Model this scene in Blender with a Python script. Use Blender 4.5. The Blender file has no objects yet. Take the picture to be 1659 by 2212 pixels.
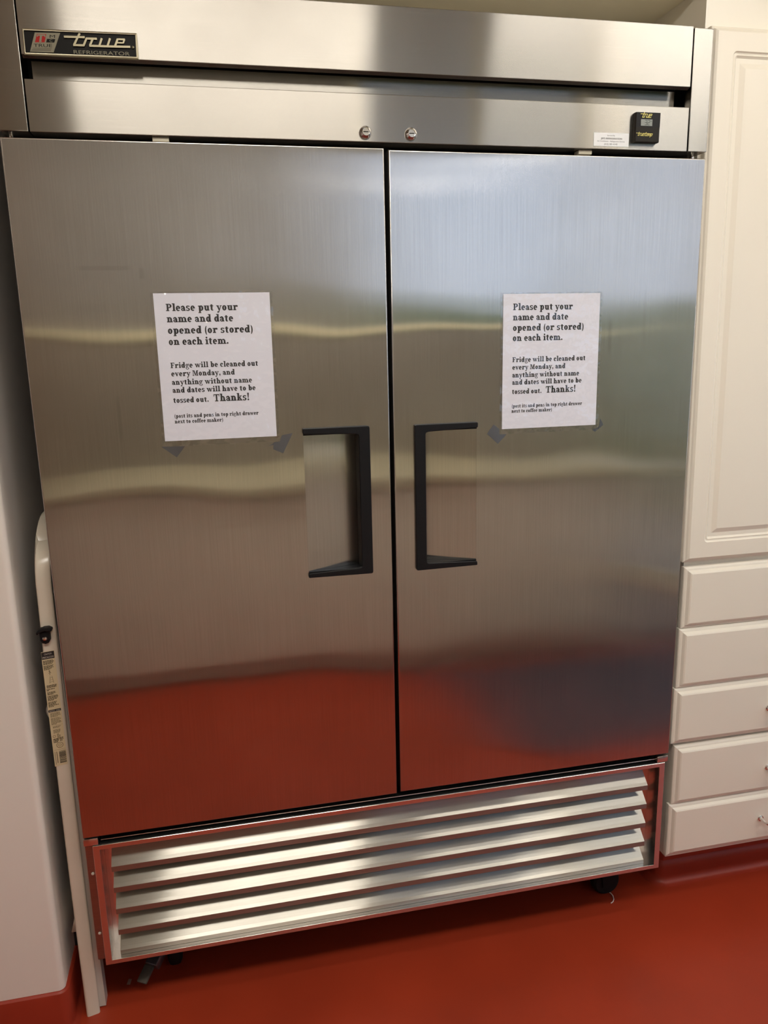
import bpy, bmesh, math, random
from mathutils import Vector, Matrix
random.seed(7)
PI = math.pi
scene = bpy.context.scene
COL = scene.collection

# ------------------------------------------------------------------ camera
cam_d = bpy.data.cameras.new('camera')
cam = bpy.data.objects.new('camera', cam_d)
COL.objects.link(cam)
RT = Vector((0.976585, -0.214028, -0.021785))
UP = Vector((0.066968, 0.206203, 0.976215))
FW = Vector((0.204445, 0.954815, -0.215707))
mw = Matrix((RT, UP, -FW)).transposed().to_4x4()
mw.translation = Vector((0.33193, -1.56748, 1.49251))
cam.matrix_world = mw
cam_d.sensor_fit = 'HORIZONTAL'
cam_d.sensor_width = 36.0
cam_d.lens = 1683.74 / 1659.0 * 36.0
cam_d.clip_start = 0.02
scene.camera = cam

# ------------------------------------------------------------------ view / exposure
scene.view_settings.view_transform = 'Standard'
scene.view_settings.look = 'None'
scene.view_settings.gamma = 1.0
scene.view_settings.use_curve_mapping = False
scene.view_settings.exposure = 0.60

# ------------------------------------------------------------------ sky
SKY_STRENGTH = 1.25
LAMP_STRENGTH = 15.5
world = bpy.data.worlds.new('sky')
scene.world = world
world.use_nodes = True
wn, wl = world.node_tree.nodes, world.node_tree.links
bg = wn['Background']
tc = wn.new('ShaderNodeTexCoord')
sx = wn.new('ShaderNodeSeparateXYZ')
rp = wn.new('ShaderNodeValToRGB')
wl.new(tc.outputs['Generated'], sx.inputs[0])
wl.new(sx.outputs['Z'], rp.inputs[0])
rp.color_ramp.elements[0].position = 0.0
rp.color_ramp.elements[0].color = (0.70, 0.79, 1.0, 1)
rp.color_ramp.elements[1].position = 0.7
rp.color_ramp.elements[1].color = (0.50, 0.68, 1.0, 1)
wl.new(rp.outputs[0], bg.inputs['Color'])
bg.inputs['Strength'].default_value = SKY_STRENGTH

# ------------------------------------------------------------------ materials
def new_mat(name):
    m = bpy.data.materials.new(name)
    m.use_nodes = True
    nt = m.node_tree
    return m, nt.nodes, nt.links, nt.nodes['Principled BSDF']

def paint(name, col, rough=0.5, spec=0.5, bump=0.0, bscale=60.0, mott=0.0, mscale=5.0, col2=None, coat=0.0, metal=0.0):
    m, n, l, b = new_mat(name)
    b.inputs['Base Color'].default_value = (*col, 1)
    b.inputs['Roughness'].default_value = rough
    b.inputs['Metallic'].default_value = metal
    b.inputs['Specular IOR Level'].default_value = spec
    b.inputs['Coat Weight'].default_value = coat
    b.inputs['Coat Roughness'].default_value = 0.15
    t = n.new('ShaderNodeTexCoord')
    if mott or col2:
        z = n.new('ShaderNodeTexNoise'); z.inputs['Scale'].default_value = mscale
        z.inputs['Detail'].default_value = 6
        l.new(t.outputs['Object'], z.inputs['Vector'])
        mx = n.new('ShaderNodeMix'); mx.data_type = 'RGBA'
        c2 = col2 or tuple(c * (1 - mott) for c in col)
        mx.inputs[6].default_value = (*col, 1); mx.inputs[7].default_value = (*c2, 1)
        r = n.new('ShaderNodeValToRGB')
        r.color_ramp.elements[0].position = 0.38; r.color_ramp.elements[1].position = 0.68
        l.new(z.outputs['Fac'], r.inputs[0]); l.new(r.outputs[0], mx.inputs[0])
        l.new(mx.outputs[2], b.inputs['Base Color'])
    if bump:
        z2 = n.new('ShaderNodeTexNoise'); z2.inputs['Scale'].default_value = bscale
        z2.inputs['Detail'].default_value = 3
        l.new(t.outputs['Object'], z2.inputs['Vector'])
        bp = n.new('ShaderNodeBump'); bp.inputs['Strength'].default_value = bump
        bp.inputs['Distance'].default_value = 0.002
        l.new(z2.outputs['Fac'], bp.inputs['Height']); l.new(bp.outputs[0], b.inputs['Normal'])
    return m

def steel(name, col, rough, aniso, grain, wave=0.0, wide=0.25, wide_rough=0.35, streak=0.10, wave_scale=(2.0, 2.0, 2.2), drips=()):
    """brushed stainless steel: grain 'z' = vertical brushing, 'x' = horizontal brushing"""
    m = bpy.data.materials.new(name); m.use_nodes = True
    n, l = m.node_tree.nodes, m.node_tree.links
    n.remove(n['Principled BSDF'])
    out = n['Material Output']
    t = n.new('ShaderNodeTexCoord')
    mp = n.new('ShaderNodeMapping')
    mp.inputs['Scale'].default_value = (420, 420, 5) if grain == 'z' else (5, 420, 420)
    l.new(t.outputs['Object'], mp.inputs['Vector'])
    g = n.new('ShaderNodeTexNoise'); g.inputs['Scale'].default_value = 1.0; g.inputs['Detail'].default_value = 2
    l.new(mp.outputs[0], g.inputs['Vector'])
    # faint smudges
    sm = n.new('ShaderNodeTexNoise'); sm.inputs['Scale'].default_value = 5.0; sm.inputs['Detail'].default_value = 6
    l.new(t.outputs['Object'], sm.inputs['Vector'])
    mr = n.new('ShaderNodeMapRange')
    mr.inputs[1].default_value = 0.3; mr.inputs[2].default_value = 0.7
    mr.inputs[3].default_value = 1 - streak; mr.inputs[4].default_value = 1 + streak * 0.4
    l.new(g.outputs['Fac'], mr.inputs[0])
    vm = n.new('ShaderNodeVectorMath'); vm.operation = 'SCALE'
    vm.inputs[0].default_value = col
    l.new(mr.outputs[0], vm.inputs['Scale'])
    rr = n.new('ShaderNodeMapRange')
    rr.inputs[1].default_value = 0.3; rr.inputs[2].default_value = 0.7
    rr.inputs[3].default_value = rough * 0.92; rr.inputs[4].default_value = rough * 1.12
    l.new(sm.outputs['Fac'], rr.inputs[0])
    if drips:
        sp = n.new('ShaderNodeSeparateXYZ'); l.new(t.outputs['Object'], sp.inputs[0])
        acc = mr.outputs[0]
        smr = n.new('ShaderNodeMapRange'); smr.inputs[1].default_value = 0.3; smr.inputs[2].default_value = 0.7
        smr.inputs[3].default_value = 0.93; smr.inputs[4].default_value = 1.05
        l.new(sm.outputs['Fac'], smr.inputs[0])
        mm = n.new('ShaderNodeMath'); mm.operation = 'MULTIPLY'; l.new(acc, mm.inputs[0]); l.new(smr.outputs[0], mm.inputs[1]); acc = mm.outputs[0]
        for cx, cz, hx, hz, k in drips:
            # dried drip / scuff mark: box-shaped stain
            prev = None
            for ax, c0, h in (('X', cx, hx), ('Z', cz, hz)):
                d = n.new('ShaderNodeMath'); d.operation = 'SUBTRACT'; l.new(sp.outputs[ax], d.inputs[0]); d.inputs[1].default_value = c0
                e = n.new('ShaderNodeMath'); e.operation = 'ABSOLUTE'; l.new(d.outputs[0], e.inputs[0])
                f = n.new('ShaderNodeMapRange'); f.interpolation_type = 'SMOOTHSTEP'
                f.inputs[1].default_value = h * 0.5; f.inputs[2].default_value = h; f.inputs[3].default_value = 1; f.inputs[4].default_value = 0
                l.new(e.outputs[0], f.inputs[0])
                if prev is None: prev = f.outputs[0]
                else:
                    g2 = n.new('ShaderNodeMath'); g2.operation = 'MULTIPLY'; l.new(prev, g2.inputs[0]); l.new(f.outputs[0], g2.inputs[1]); prev = g2.outputs[0]
            q = n.new('ShaderNodeMath'); q.operation = 'MULTIPLY_ADD'; l.new(prev, q.inputs[0]); q.inputs[1].default_value = -k; q.inputs[2].default_value = 1
            w2 = n.new('ShaderNodeMath'); w2.operation = 'MULTIPLY'; l.new(acc, w2.inputs[0]); l.new(q.outputs[0], w2.inputs[1]); acc = w2.outputs[0]
        l.new(acc, vm.inputs['Scale'])
    tan = n.new('ShaderNodeCombineXYZ')
    tv = (0.02, 0.03, 1) if grain == 'z' else (1, 0.06, 0.03)
    for i in range(3): tan.inputs[i].default_value = tv[i]
    a = n.new('ShaderNodeBsdfAnisotropic'); a.distribution = 'GGX'
    a.inputs['Anisotropy'].default_value = aniso
    l.new(vm.outputs[0], a.inputs['Color']); l.new(rr.outputs[0], a.inputs['Roughness']); l.new(tan.outputs[0], a.inputs['Tangent'])
    c = n.new('ShaderNodeBsdfAnisotropic'); c.distribution = 'GGX'
    c.inputs['Anisotropy'].default_value = aniso * 0.6
    c.inputs['Roughness'].default_value = wide_rough
    l.new(vm.outputs[0], c.inputs['Color']); l.new(tan.outputs[0], c.inputs['Tangent'])
    mx = n.new('ShaderNodeMixShader'); mx.inputs[0].default_value = wide
    l.new(a.outputs[0], mx.inputs[1]); l.new(c.outputs[0], mx.inputs[2])
    l.new(mx.outputs[0], out.inputs['Surface'])
    if wave:
        m2 = n.new('ShaderNodeMapping'); m2.inputs['Scale'].default_value = wave_scale
        l.new(t.outputs['Object'], m2.inputs['Vector'])
        w = n.new('ShaderNodeTexNoise'); w.inputs['Scale'].default_value = 1.0; w.inputs['Detail'].default_value = 1.0
        l.new(m2.outputs[0], w.inputs['Vector'])
        bp = n.new('ShaderNodeBump'); bp.inputs['Strength'].default_value = 1.0
        bp.inputs['Distance'].default_value = wave
        l.new(w.outputs['Fac'], bp.inputs['Height'])
        l.new(bp.outputs[0], a.inputs['Normal']); l.new(bp.outputs[0], c.inputs['Normal'])
    return m

def film(name, tint, gloss, rough=0.05, fac=0.08, bd=0.004):
    m = bpy.data.materials.new(name); m.use_nodes = True
    n, l = m.node_tree.nodes, m.node_tree.links
    n.remove(n['Principled BSDF'])
    tr = n.new('ShaderNodeBsdfTransparent'); tr.inputs[0].default_value = (*tint, 1)
    gl = n.new('ShaderNodeBsdfAnisotropic'); gl.inputs['Color'].default_value = (*gloss, 1)
    gl.inputs['Roughness'].default_value = rough
    t = n.new('ShaderNodeTexCoord')
    z = n.new('ShaderNodeTexNoise'); z.inputs['Scale'].default_value = 14; z.inputs['Detail'].default_value = 3
    l.new(t.outputs['Object'], z.inputs['Vector'])
    bp = n.new('ShaderNodeBump'); bp.inputs['Distance'].default_value = bd; bp.inputs['Strength'].default_value = 0.6
    l.new(z.outputs['Fac'], bp.inputs['Height']); l.new(bp.outputs[0], gl.inputs['Normal'])
    mx = n.new('ShaderNodeMixShader'); mx.inputs[0].default_value = fac
    l.new(tr.outputs[0], mx.inputs[1]); l.new(gl.outputs[0], mx.inputs[2])
    l.new(mx.outputs[0], n['Material Output'].inputs['Surface'])
    return m

def emit(name, col, s):
    m = bpy.data.materials.new(name); m.use_nodes = True
    n, l = m.node_tree.nodes, m.node_tree.links
    n.remove(n['Principled BSDF'])
    e = n.new('ShaderNodeEmission'); e.inputs[0].default_value = (*col, 1); e.inputs[1].default_value = s
    l.new(e.outputs[0], n['Material Output'].inputs['Surface'])
    return m

M = {}
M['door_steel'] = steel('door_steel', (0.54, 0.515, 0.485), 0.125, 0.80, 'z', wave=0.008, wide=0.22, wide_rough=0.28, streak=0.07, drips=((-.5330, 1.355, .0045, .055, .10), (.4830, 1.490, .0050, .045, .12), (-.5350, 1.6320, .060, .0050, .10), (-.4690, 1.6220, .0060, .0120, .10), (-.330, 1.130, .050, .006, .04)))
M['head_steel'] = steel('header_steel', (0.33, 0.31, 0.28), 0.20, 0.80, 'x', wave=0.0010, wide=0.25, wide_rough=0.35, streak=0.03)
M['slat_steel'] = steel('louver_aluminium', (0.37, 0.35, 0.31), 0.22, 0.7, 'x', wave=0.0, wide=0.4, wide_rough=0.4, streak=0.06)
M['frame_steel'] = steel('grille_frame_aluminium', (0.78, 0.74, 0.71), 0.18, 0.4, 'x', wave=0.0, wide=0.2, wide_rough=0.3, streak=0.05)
M['body_steel'] = steel('body_dull_steel', (0.07, 0.065, 0.06), 0.3, 0.3, 'x', wide=0.4)
M['flange'] = steel('flange_steel', (0.36, 0.34, 0.31), 0.25, 0.3, 'x', wide=0.4)
M['dark'] = paint('gasket_and_shade_black', (0.006, 0.006, 0.005), 0.7, 0.2)
M['black_plastic'] = paint('black_plastic', (0.007, 0.007, 0.008), 0.45, 0.22, bump=0.15, bscale=400)
M['rubber'] = paint('black_rubber', (0.008, 0.007, 0.007), 0.75, 0.2)
M['chrome'] = paint('chrome', (0.82, 0.80, 0.78), 0.12, metal=1.0)
M['zinc'] = paint('zinc_plate', (0.16, 0.15, 0.17), 0.42, metal=0.8, mott=0.4, mscale=40)
M['badge_black'] = paint('badge_black', (0.006, 0.005, 0.004), 0.45, 0.12)
M['badge_metal'] = paint('badge_satin_metal', (0.36, 0.32, 0.23), 0.35, metal=1.0)
M['badge_script'] = paint('badge_script_metal', (0.17, 0.15, 0.10), 0.35, metal=1.0)
M['badge_emblem'] = paint('badge_emblem_dull', (0.24, 0.22, 0.155), 0.5, 0.2)
M['badge_red'] = paint('badge_red', (0.36, 0.014, 0.012), 0.5, 0.15)
M['badge_line'] = paint('badge_dull_line', (0.10, 0.085, 0.06), 0.5, 0.2)
M['therm_grey'] = paint('display_housing_charcoal', (0.020, 0.017, 0.014), 0.45, 0.15)
M['therm_face'] = paint('display_face_grey', (0.016, 0.015, 0.016), 0.4, 0.15)
M['lcd'] = paint('lcd_grey', (0.25, 0.27, 0.25), 0.3)
M['lcd_ink'] = paint('lcd_digit', (0.075, 0.085, 0.08), 0.4)
M['yellow'] = paint('yellow_print', (0.62, 0.55, 0.16), 0.5)
M['white_sticker'] = paint('white_sticker', (0.80, 0.81, 0.82), 0.4)
M['grey_ink'] = paint('grey_ink', (0.12, 0.12, 0.13), 0.6)
M['paper'] = paint('white_paper', (0.79, 0.80, 0.89), 0.6, bump=0.12, bscale=12)
M['ink'] = paint('black_ink', (0.010, 0.010, 0.012), 0.5)
M['sleeve'] = film('clear_plastic', (0.95, 0.95, 0.95), (0.9, 0.9, 0.9), 0.05, 0.06, 0.032)
M['tape'] = film('clear_tape', (0.74, 0.76, 0.80), (0.5, 0.53, 0.6), 0.35, 0.25)
M['cream'] = paint('cream_cabinet_paint', (0.80, 0.745, 0.64), 0.32, 0.5, bump=0.03, bscale=30)
M['cream_inner'] = paint('cream_carcass', (0.74, 0.69, 0.58), 0.45)
M['wall'] = paint('wall_paint', (0.76, 0.70, 0.64), 0.45, 0.4, bump=0.08, bscale=40)
M['alcove'] = paint('alcove_wall_paint', (0.84, 0.75, 0.57), 0.55, 0.3, bump=0.05, bscale=40)
M['ceiling'] = paint('ceiling_paint', (0.78, 0.70, 0.56), 0.7)
M['floor'] = paint('red_floor_epoxy', (0.345, 0.038, 0.0135), 0.38, 0.35, bump=0.06, bscale=25, mott=0.16, mscale=3.5)
M['base'] = paint('red_cove_base', (0.30, 0.032, 0.014), 0.42, 0.35, bump=0.15, bscale=35, mott=0.12, mscale=9)
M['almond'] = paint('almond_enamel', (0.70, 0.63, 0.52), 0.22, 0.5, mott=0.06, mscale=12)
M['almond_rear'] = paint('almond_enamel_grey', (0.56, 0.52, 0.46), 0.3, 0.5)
M['label_tan'] = paint('warning_label_tan', (0.66, 0.55, 0.34), 0.5)
M['label_ink'] = paint('label_print', (0.09, 0.065, 0.03), 0.6)
M['label_soft'] = paint('label_pale_print', (0.26, 0.20, 0.11), 0.6)
M['label_black'] = paint('label_black', (0.016, 0.012, 0.012), 0.5)
M['label_white'] = paint('label_white', (0.62, 0.58, 0.50), 0.5)
M['tan_tab'] = paint('tan_plastic', (0.62, 0.57, 0.44), 0.45)
M['pale_tag'] = paint('brake_pedal_tan', (0.09, 0.08, 0.065), 0.6, 0.2)
M['scrap'] = paint('paper_scrap', (0.40, 0.24, 0.20), 0.7)
M['thread'] = paint('white_thread', (0.80, 0.68, 0.64), 0.6)
M['counter'] = paint('counter_laminate', (0.52, 0.47, 0.32), 0.35)
M['splash'] = paint('backsplash_tile', (0.25, 0.22, 0.18), 0.4)
M['front_wall'] = paint('grey_wall_paint', (0.28, 0.265, 0.24), 0.6)
M['oak'] = paint('brown_wood', (0.28, 0.19, 0.12), 0.5, mott=0.3, mscale=8)
M['trim'] = paint('window_trim', (0.90, 0.84, 0.56), 0.4)
M['glass'] = film('window_glass', (0.96, 0.98, 0.98), (1, 1, 1), 0.0, 0.04)
M['mat'] = paint('added_mat_dark', (0.045, 0.045, 0.065), 0.6)
M['hedge'] = paint('hedge_leaves', (0.10, 0.22, 0.05), 0.7, mott=0.7, mscale=9)
M['lawn'] = paint('patio_paving', (0.26, 0.23, 0.20), 0.8, mott=0.3, mscale=2)
M['lamp'] = emit('lamp_diffuser', (1.0, 0.95, 0.86), LAMP_STRENGTH)
M['lamp_housing'] = paint('lamp_housing_white', (0.8, 0.78, 0.72), 0.4)

# ------------------------------------------------------------------ mesh helpers
class MB:
    """collects shapes in world coordinates, builds ONE mesh object"""
    def __init__(self): self.v = []; self.f = []; self.mi = []; self.cur = 0; self.k = 0
    def add(self, vs, fs):
        o = len(self.v)
        self.v += [tuple(p) for p in vs]
        for f in fs: self.f.append(tuple(i + o for i in f)); self.mi.append(self.cur)
        return self
    def from_bm(self, bm):
        bm.verts.index_update()
        vs = [v.co[:] for v in bm.verts]; fs = [[v.index for v in f.verts] for f in bm.faces]
        bm.free(); return self.add(vs, fs)
    def box(self, x0, x1, y0, y1, z0, z1, bev=0.0, seg=2, rot=None, at=None):
        bm = bmesh.new()
        bmesh.ops.create_cube(bm, size=1.0)
        for v in bm.verts:
            v.co = Vector(((x0 + x1) / 2 + v.co.x * (x1 - x0), (y0 + y1) / 2 + v.co.y * (y1 - y0), (z0 + z1) / 2 + v.co.z * (z1 - z0)))
        if bev: bmesh.ops.bevel(bm, geom=bm.edges[:], offset=bev, segments=seg, profile=0.5, affect='EDGES')
        if rot is not None:
            c = Vector(at) if at else Vector(((x0 + x1) / 2, (y0 + y1) / 2, (z0 + z1) / 2))
            for v in bm.verts: v.co = rot @ (v.co - c) + c
        return self.from_bm(bm)
    def prism(self, poly, y0, y1, bev=0.0):
        """polygon of (x,z) extruded from y0 (front) to y1"""
        bm = bmesh.new()
        a = [bm.verts.new((x, y0, z)) for x, z in poly]
        f = bm.faces.new(a)
        r = bmesh.ops.extrude_face_region(bm, geom=[f])
        for g in r['geom']:
            if isinstance(g, bmesh.types.BMVert): g.co.y = y1
        bmesh.ops.recalc_face_normals(bm, faces=bm.faces[:])
        if bev:
            ed = [e for e in bm.edges if abs(e.verts[0].co.y - y0) < 1e-7 and abs(e.verts[1].co.y - y0) < 1e-7]
            bmesh.ops.bevel(bm, geom=ed, offset=bev, segments=2, profile=0.5, affect='EDGES')
        return self.from_bm(bm)
    def sweepx(self, prof, x0, x1):
        """closed profile of (y,z) swept along x"""
        n = len(prof)
        vs = [(x0, y, z) for y, z in prof] + [(x1, y, z) for y, z in prof]
        fs = [(i, (i + 1) % n, n + (i + 1) % n, n + i) for i in range(n)]
        fs += [tuple(range(n))[::-1], tuple(range(n, 2 * n))]
        return self.add(vs, fs)
    def sweepz(self, prof, z0, z1):
        n = len(prof)
        vs = [(x, y, z0) for x, y in prof] + [(x, y, z1) for x, y in prof]
        fs = [(i, (i + 1) % n, n + (i + 1) % n, n + i) for i in range(n)]
        fs += [tuple(range(n))[::-1], tuple(range(n, 2 * n))]
        return self.add(vs, fs)
    def lathe(self, prof, c, axis='y', n=28):
        """prof: (radius, along) pairs about axis through c"""
        vs = []; fs = []
        for r, h in prof:
            for i in range(n):
                a = 2 * PI * i / n
                p = (r * math.cos(a), h, r * math.sin(a))
                if axis == 'x': p = (h, r * math.cos(a), r * math.sin(a))
                if axis == 'z': p = (r * math.cos(a), r * math.sin(a), h)
                vs.append((c[0] + p[0], c[1] + p[1], c[2] + p[2]))
        m = len(prof)
        for j in range(m - 1):
            for i in range(n):
                fs.append((j * n + i, j * n + (i + 1) % n, (j + 1) * n + (i + 1) % n, (j + 1) * n + i))
        fs.append(tuple(range(n))); fs.append(tuple((m - 1) * n + i for i in range(n))[::-1])
        return self.add(vs, fs)
    def tube(self, pts, r, n=10):
        pts = [Vector(p) for p in pts]; vs = []; fs = []
        for k, p in enumerate(pts):
            d = (pts[min(k + 1, len(pts) - 1)] - pts[max(k - 1, 0)]).normalized()
            u = d.orthogonal().normalized() if k == 0 else (u - d * u.dot(d)).normalized()
            w = d.cross(u)
            for i in range(n):
                a = 2 * PI * i / n
                vs.append(p + u * (r * math.cos(a)) + w * (r * math.sin(a)))
        for k in range(len(pts) - 1):
            for i in range(n):
                fs.append((k * n + i, k * n + (i + 1) % n, (k + 1) * n + (i + 1) % n, (k + 1) * n + i))
        fs.append(tuple(range(n))[::-1]); fs.append(tuple((len(pts) - 1) * n + i for i in range(n)))
        return self.add(vs, fs)
    def poly(self, pts, y):
        """flat polygon of (x,z) at depth y facing the room (-y)"""
        area = sum(pts[i][0] * pts[(i + 1) % len(pts)][1] - pts[(i + 1) % len(pts)][0] * pts[i][1] for i in range(len(pts)))
        if area < 0: pts = pts[::-1]
        return self.add([(x, y, z) for x, z in pts], [tuple(range(len(pts)))])
    def stroke(self, pts, w, y, ext=0.5):
        """flat square-ended stroke through (x,z) points"""
        for (ax, az), (bx, bz) in zip(pts[:-1], pts[1:]):
            dx, dz = bx - ax, bz - az; L = math.hypot(dx, dz); dx /= L; dz /= L
            e = w * ext
            nx, nz = -dz * w / 2, dx * w / 2
            self.k = (self.k + 1) % 12
            self.poly([(ax - dx * e - nx, az - dz * e - nz), (bx + dx * e - nx, bz + dz * e - nz),
                       (bx + dx * e + nx, bz + dz * e + nz), (ax - dx * e + nx, az - dz * e + nz)], y - self.k * 1.2e-5)
        return self
    def bars(self, pts, w, y0, y1, ext=0.5):
        for (ax, az), (bx, bz) in zip(pts[:-1], pts[1:]):
            dx, dz = bx - ax, bz - az; L = math.hypot(dx, dz); dx /= L; dz /= L
            e = w * ext; nx, nz = -dz * w / 2, dx * w / 2
            self.k = (self.k + 1) % 16; yk = y0 - self.k * 3e-5
            self.prism([(ax - dx * e - nx, az - dz * e - nz), (bx + dx * e - nx, bz + dz * e - nz),
                        (bx + dx * e + nx, bz + dz * e + nz), (ax - dx * e + nx, az - dz * e + nz)], yk, y1)
        return self
    def build(self, name, mats, parent=None, smooth=True, recalc=True, big=False):
        me = bpy.data.meshes.new(name)
        off = Vector((0, 0, 0))
        p = parent
        while p is not None: off += p.location; p = p.parent
        me.from_pydata([tuple(Vector(v) - off) for v in self.v], [], self.f)
        mats = mats if isinstance(mats, (list, tuple)) else [mats]
        for m in mats: me.materials.append(m)
        for i, pl in enumerate(me.polygons): pl.material_index = self.mi[i]
        if recalc:
            bm = bmesh.new(); bm.from_mesh(me)
            bmesh.ops.recalc_face_normals(bm, faces=bm.faces[:]); bm.to_mesh(me); bm.free()
        if smooth:
            me.set_sharp_from_angle(angle=math.radians(32))
            for pl in me.polygons: pl.use_smooth = bool(big or pl.area < 0.0012)
        me.update()
        o = bpy.data.objects.new(name, me); COL.objects.link(o)
        if parent is not None: o.parent = parent
        return o

def tag(o, label, cat, group=None):
    o['label'] = label; o['category'] = cat
    if group: o['group'] = group
    return o
def thing(name, label, cat, loc, group=None):
    o = bpy.data.objects.new(name, None); COL.objects.link(o)
    o.location = loc; o.empty_display_size = 0.05
    return tag(o, label, cat, group)
def struct(o):
    o['kind'] = 'structure'; return o
def copy_part(o, parent, delta=(0, 0, 0)):
    c = o.copy(); COL.objects.link(c); c.parent = parent
    c.location = Vector(o.location) + Vector(delta)
    for ch in o.children:
        d = ch.copy(); COL.objects.link(d); d.parent = c
    return c

# ------------------------------------------------------------------ lettering
def ell(cx, cy, rx, ry, tx, ty, a0, a1, n=22):
    """ring segment of an ellipse, tx/ty = stroke thickness across and up"""
    out = []
    for i in range(n):
        q = []
        for a, k in ((a0 + (a1 - a0) * i / n, 0), (a0 + (a1 - a0) * (i + 1) / n, 0), (a0 + (a1 - a0) * (i + 1) / n, 1), (a0 + (a1 - a0) * i / n, 1)):
            r = math.radians(a); X = rx - (tx if k else 0); Y = ry - (ty if k else 0)
            q.append((cx + X * math.cos(r), cy + Y * math.sin(r)))
        out.append(q)
    return out
def rc(x0, y0, x1, y1): return [[(x0, y0), (x1, y0), (x1, y1), (x0, y1)]]
def disc(cx, cy, r, n=14): return [[(cx + r * math.cos(2 * PI * i / n), cy + r * math.sin(2 * PI * i / n)) for i in range(n)]]
def qd(*p): return [list(p)]
T_, t_, S_ = 0.40, 0.21, 0.19
def stem(x, y0, y1): return rc(x, y0, x + T_, y1)
def base(x): return rc(x - 0.14, 0, x + T_ + 0.14, S_)
def flag(x, y): return qd((x - 0.17, y - 0.17), (x + 0.05, y - 0.2), (x + 0.05, y), (x - 0.17, y - 0.02))
def bowl(cx): return ell(cx, 0.5, 0.47, 0.53, T_, t_, 0, 360, 30)
G = {}
G['o'] = (bowl(0.5), 1.06)
G['e'] = (ell(0.5, 0.5, 0.48, 0.53, T_, t_, 0, 318, 28) + rc(0.2, 0.43, 0.97, 0.57), 1.04)
G['c'] = (ell(0.5, 0.5, 0.48, 0.53, T_, t_, 40, 318, 26) + disc(0.76, 0.74, 0.18), 0.98)
G['d'] = (bowl(0.5) + stem(0.66, 0, 1.5) + rc(0.48, 1.34, 0.7, 1.5) + rc(0.9, 0, 1.14, S_), 1.2)
G['b'] = (bowl(0.68) + stem(0.17, 0, 1.5) + rc(0, 1.34, 0.2, 1.5), 1.2)
G['p'] = (bowl(0.68) + stem(0.17, -0.45, 1) + flag(0.17, 1) + rc(0.02, -0.47, 0.66, -0.31), 1.2)
G['a'] = (ell(0.4, 0.29, 0.36, 0.31, 0.28, 0.15, 0, 360, 24) + stem(0.5, 0, 0.72) + ell(0.44, 0.66, 0.39, 0.37, T_, t_, 0, 150, 16) + disc(0.17, 0.77, 0.15) + rc(0.8, 0, 1.0, S_), 1.02)
def arch(x): return ell(x, 0.52, 0.46, 0.5, T_, 0.2, 0, 140, 16) + rc(x + 0.46 - T_, 0, x + 0.46, 0.54)
G['n'] = (stem(0.14, 0, 1) + flag(0.14, 1) + base(0.14) + arch(0.66) + base(0.66 + 0.46 - T_), 1.3)
G['m'] = (stem(0.14, 0, 1) + flag(0.14, 1) + base(0.14) + arch(0.66) + base(0.79) + arch(1.31) + base(1.44), 1.95)
G['h'] = (stem(0.14, 0, 1.5) + rc(0, 1.34, 0.2, 1.5) + base(0.14) + arch(0.66) + base(0.79), 1.3)
G['u'] = (stem(0.14, 0.35, 1) + rc(0, 0.85, 0.2, 1) + ell(0.55, 0.42, 0.41, 0.45, T_, 0.2, 180, 330, 16) + stem(0.7, 0, 1) + rc(0.54, 0.85, 0.74, 1) + rc(1, 0, 1.2, S_), 1.25)
G['r'] = (stem(0.14, 0, 1) + flag(0.14, 1) + base(0.14) + ell(0.76, 0.55, 0.4, 0.48, 0.25, 0.2, 70, 165, 10) + disc(0.86, 0.82, 0.19), 1.04)
G['i'] = (stem(0.17, 0, 1) + flag(0.17, 1) + base(0.17) + disc(0.33, 1.32, 0.2), 0.7)
G['l'] = (stem(0.17, 0, 1.5) + rc(0, 1.34, 0.2, 1.5) + base(0.17), 0.7)
G['t'] = (stem(0.18, 0.3, 1.22) + rc(0, 0.84, 0.78, 1) + ell(0.52, 0.3, 0.34, 0.33, T_, t_, 180, 325, 12), 0.86)
G['s'] = (ell(0.42, 0.74, 0.39, 0.3, 0.33, 0.17, 25, 270, 18) + ell(0.44, 0.28, 0.42, 0.31, 0.33, 0.18, -155, 92, 18) + rc(0.66, 0.72, 0.8, 1.0) + rc(0.05, 0.0, 0.19, 0.3), 0.9)
def vee(x): return qd((x, 1), (x + T_ + 0.04, 1), (x + 0.68, 0), (x + 0.42, 0)) + qd((x + 0.42, 0), (x + 0.62, 0), (x + 1.02, 1), (x + 0.86, 1))
G['v'] = (vee(0.02) + rc(-0.08, 0.86, 0.5, 1) + rc(0.7, 0.86, 1.16, 1), 1.12)
G['w'] = (vee(0.02) + vee(0.62) + rc(-0.08, 0.86, 0.5, 1) + rc(1.3, 0.86, 1.76, 1), 1.72)
G['y'] = (qd((0.02, 1), (0.39, 1), (0.72, 0.05), (0.46, -0.05)) + qd((0.86, 1), (1.03, 1), (0.5, -0.4), (0.32, -0.36)) + disc(0.26, -0.3, 0.17) + rc(-0.08, 0.86, 0.5, 1) + rc(0.7, 0.86, 1.16, 1), 1.12)
G['x'] = (qd((0.02, 1), (0.4, 1), (1.04, 0), (0.66, 0)) + qd((0.12, 0), (0.3, 0), (0.94, 1), (0.78, 1)) + rc(-0.04, 0.86, 0.5, 1) + rc(0.62, 0.86, 1.06, 1) + rc(-0.02, 0, 0.42, 0.15) + rc(0.54, 0, 1.12, 0.15), 1.1)
G['k'] = (stem(0.14, 0, 1.5) + rc(0, 1.34, 0.2, 1.5) + base(0.14) + qd((0.4, 0.42), (0.55, 0.38), (1.0, 0.95), (0.8, 1)) + qd((0.52, 0.62), (0.72, 0.76), (1.2, 0), (0.82, 0)) + rc(0.62, 0.86, 1.14, 1) + rc(0.7, 0, 1.26, 0.15), 1.24)
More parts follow.
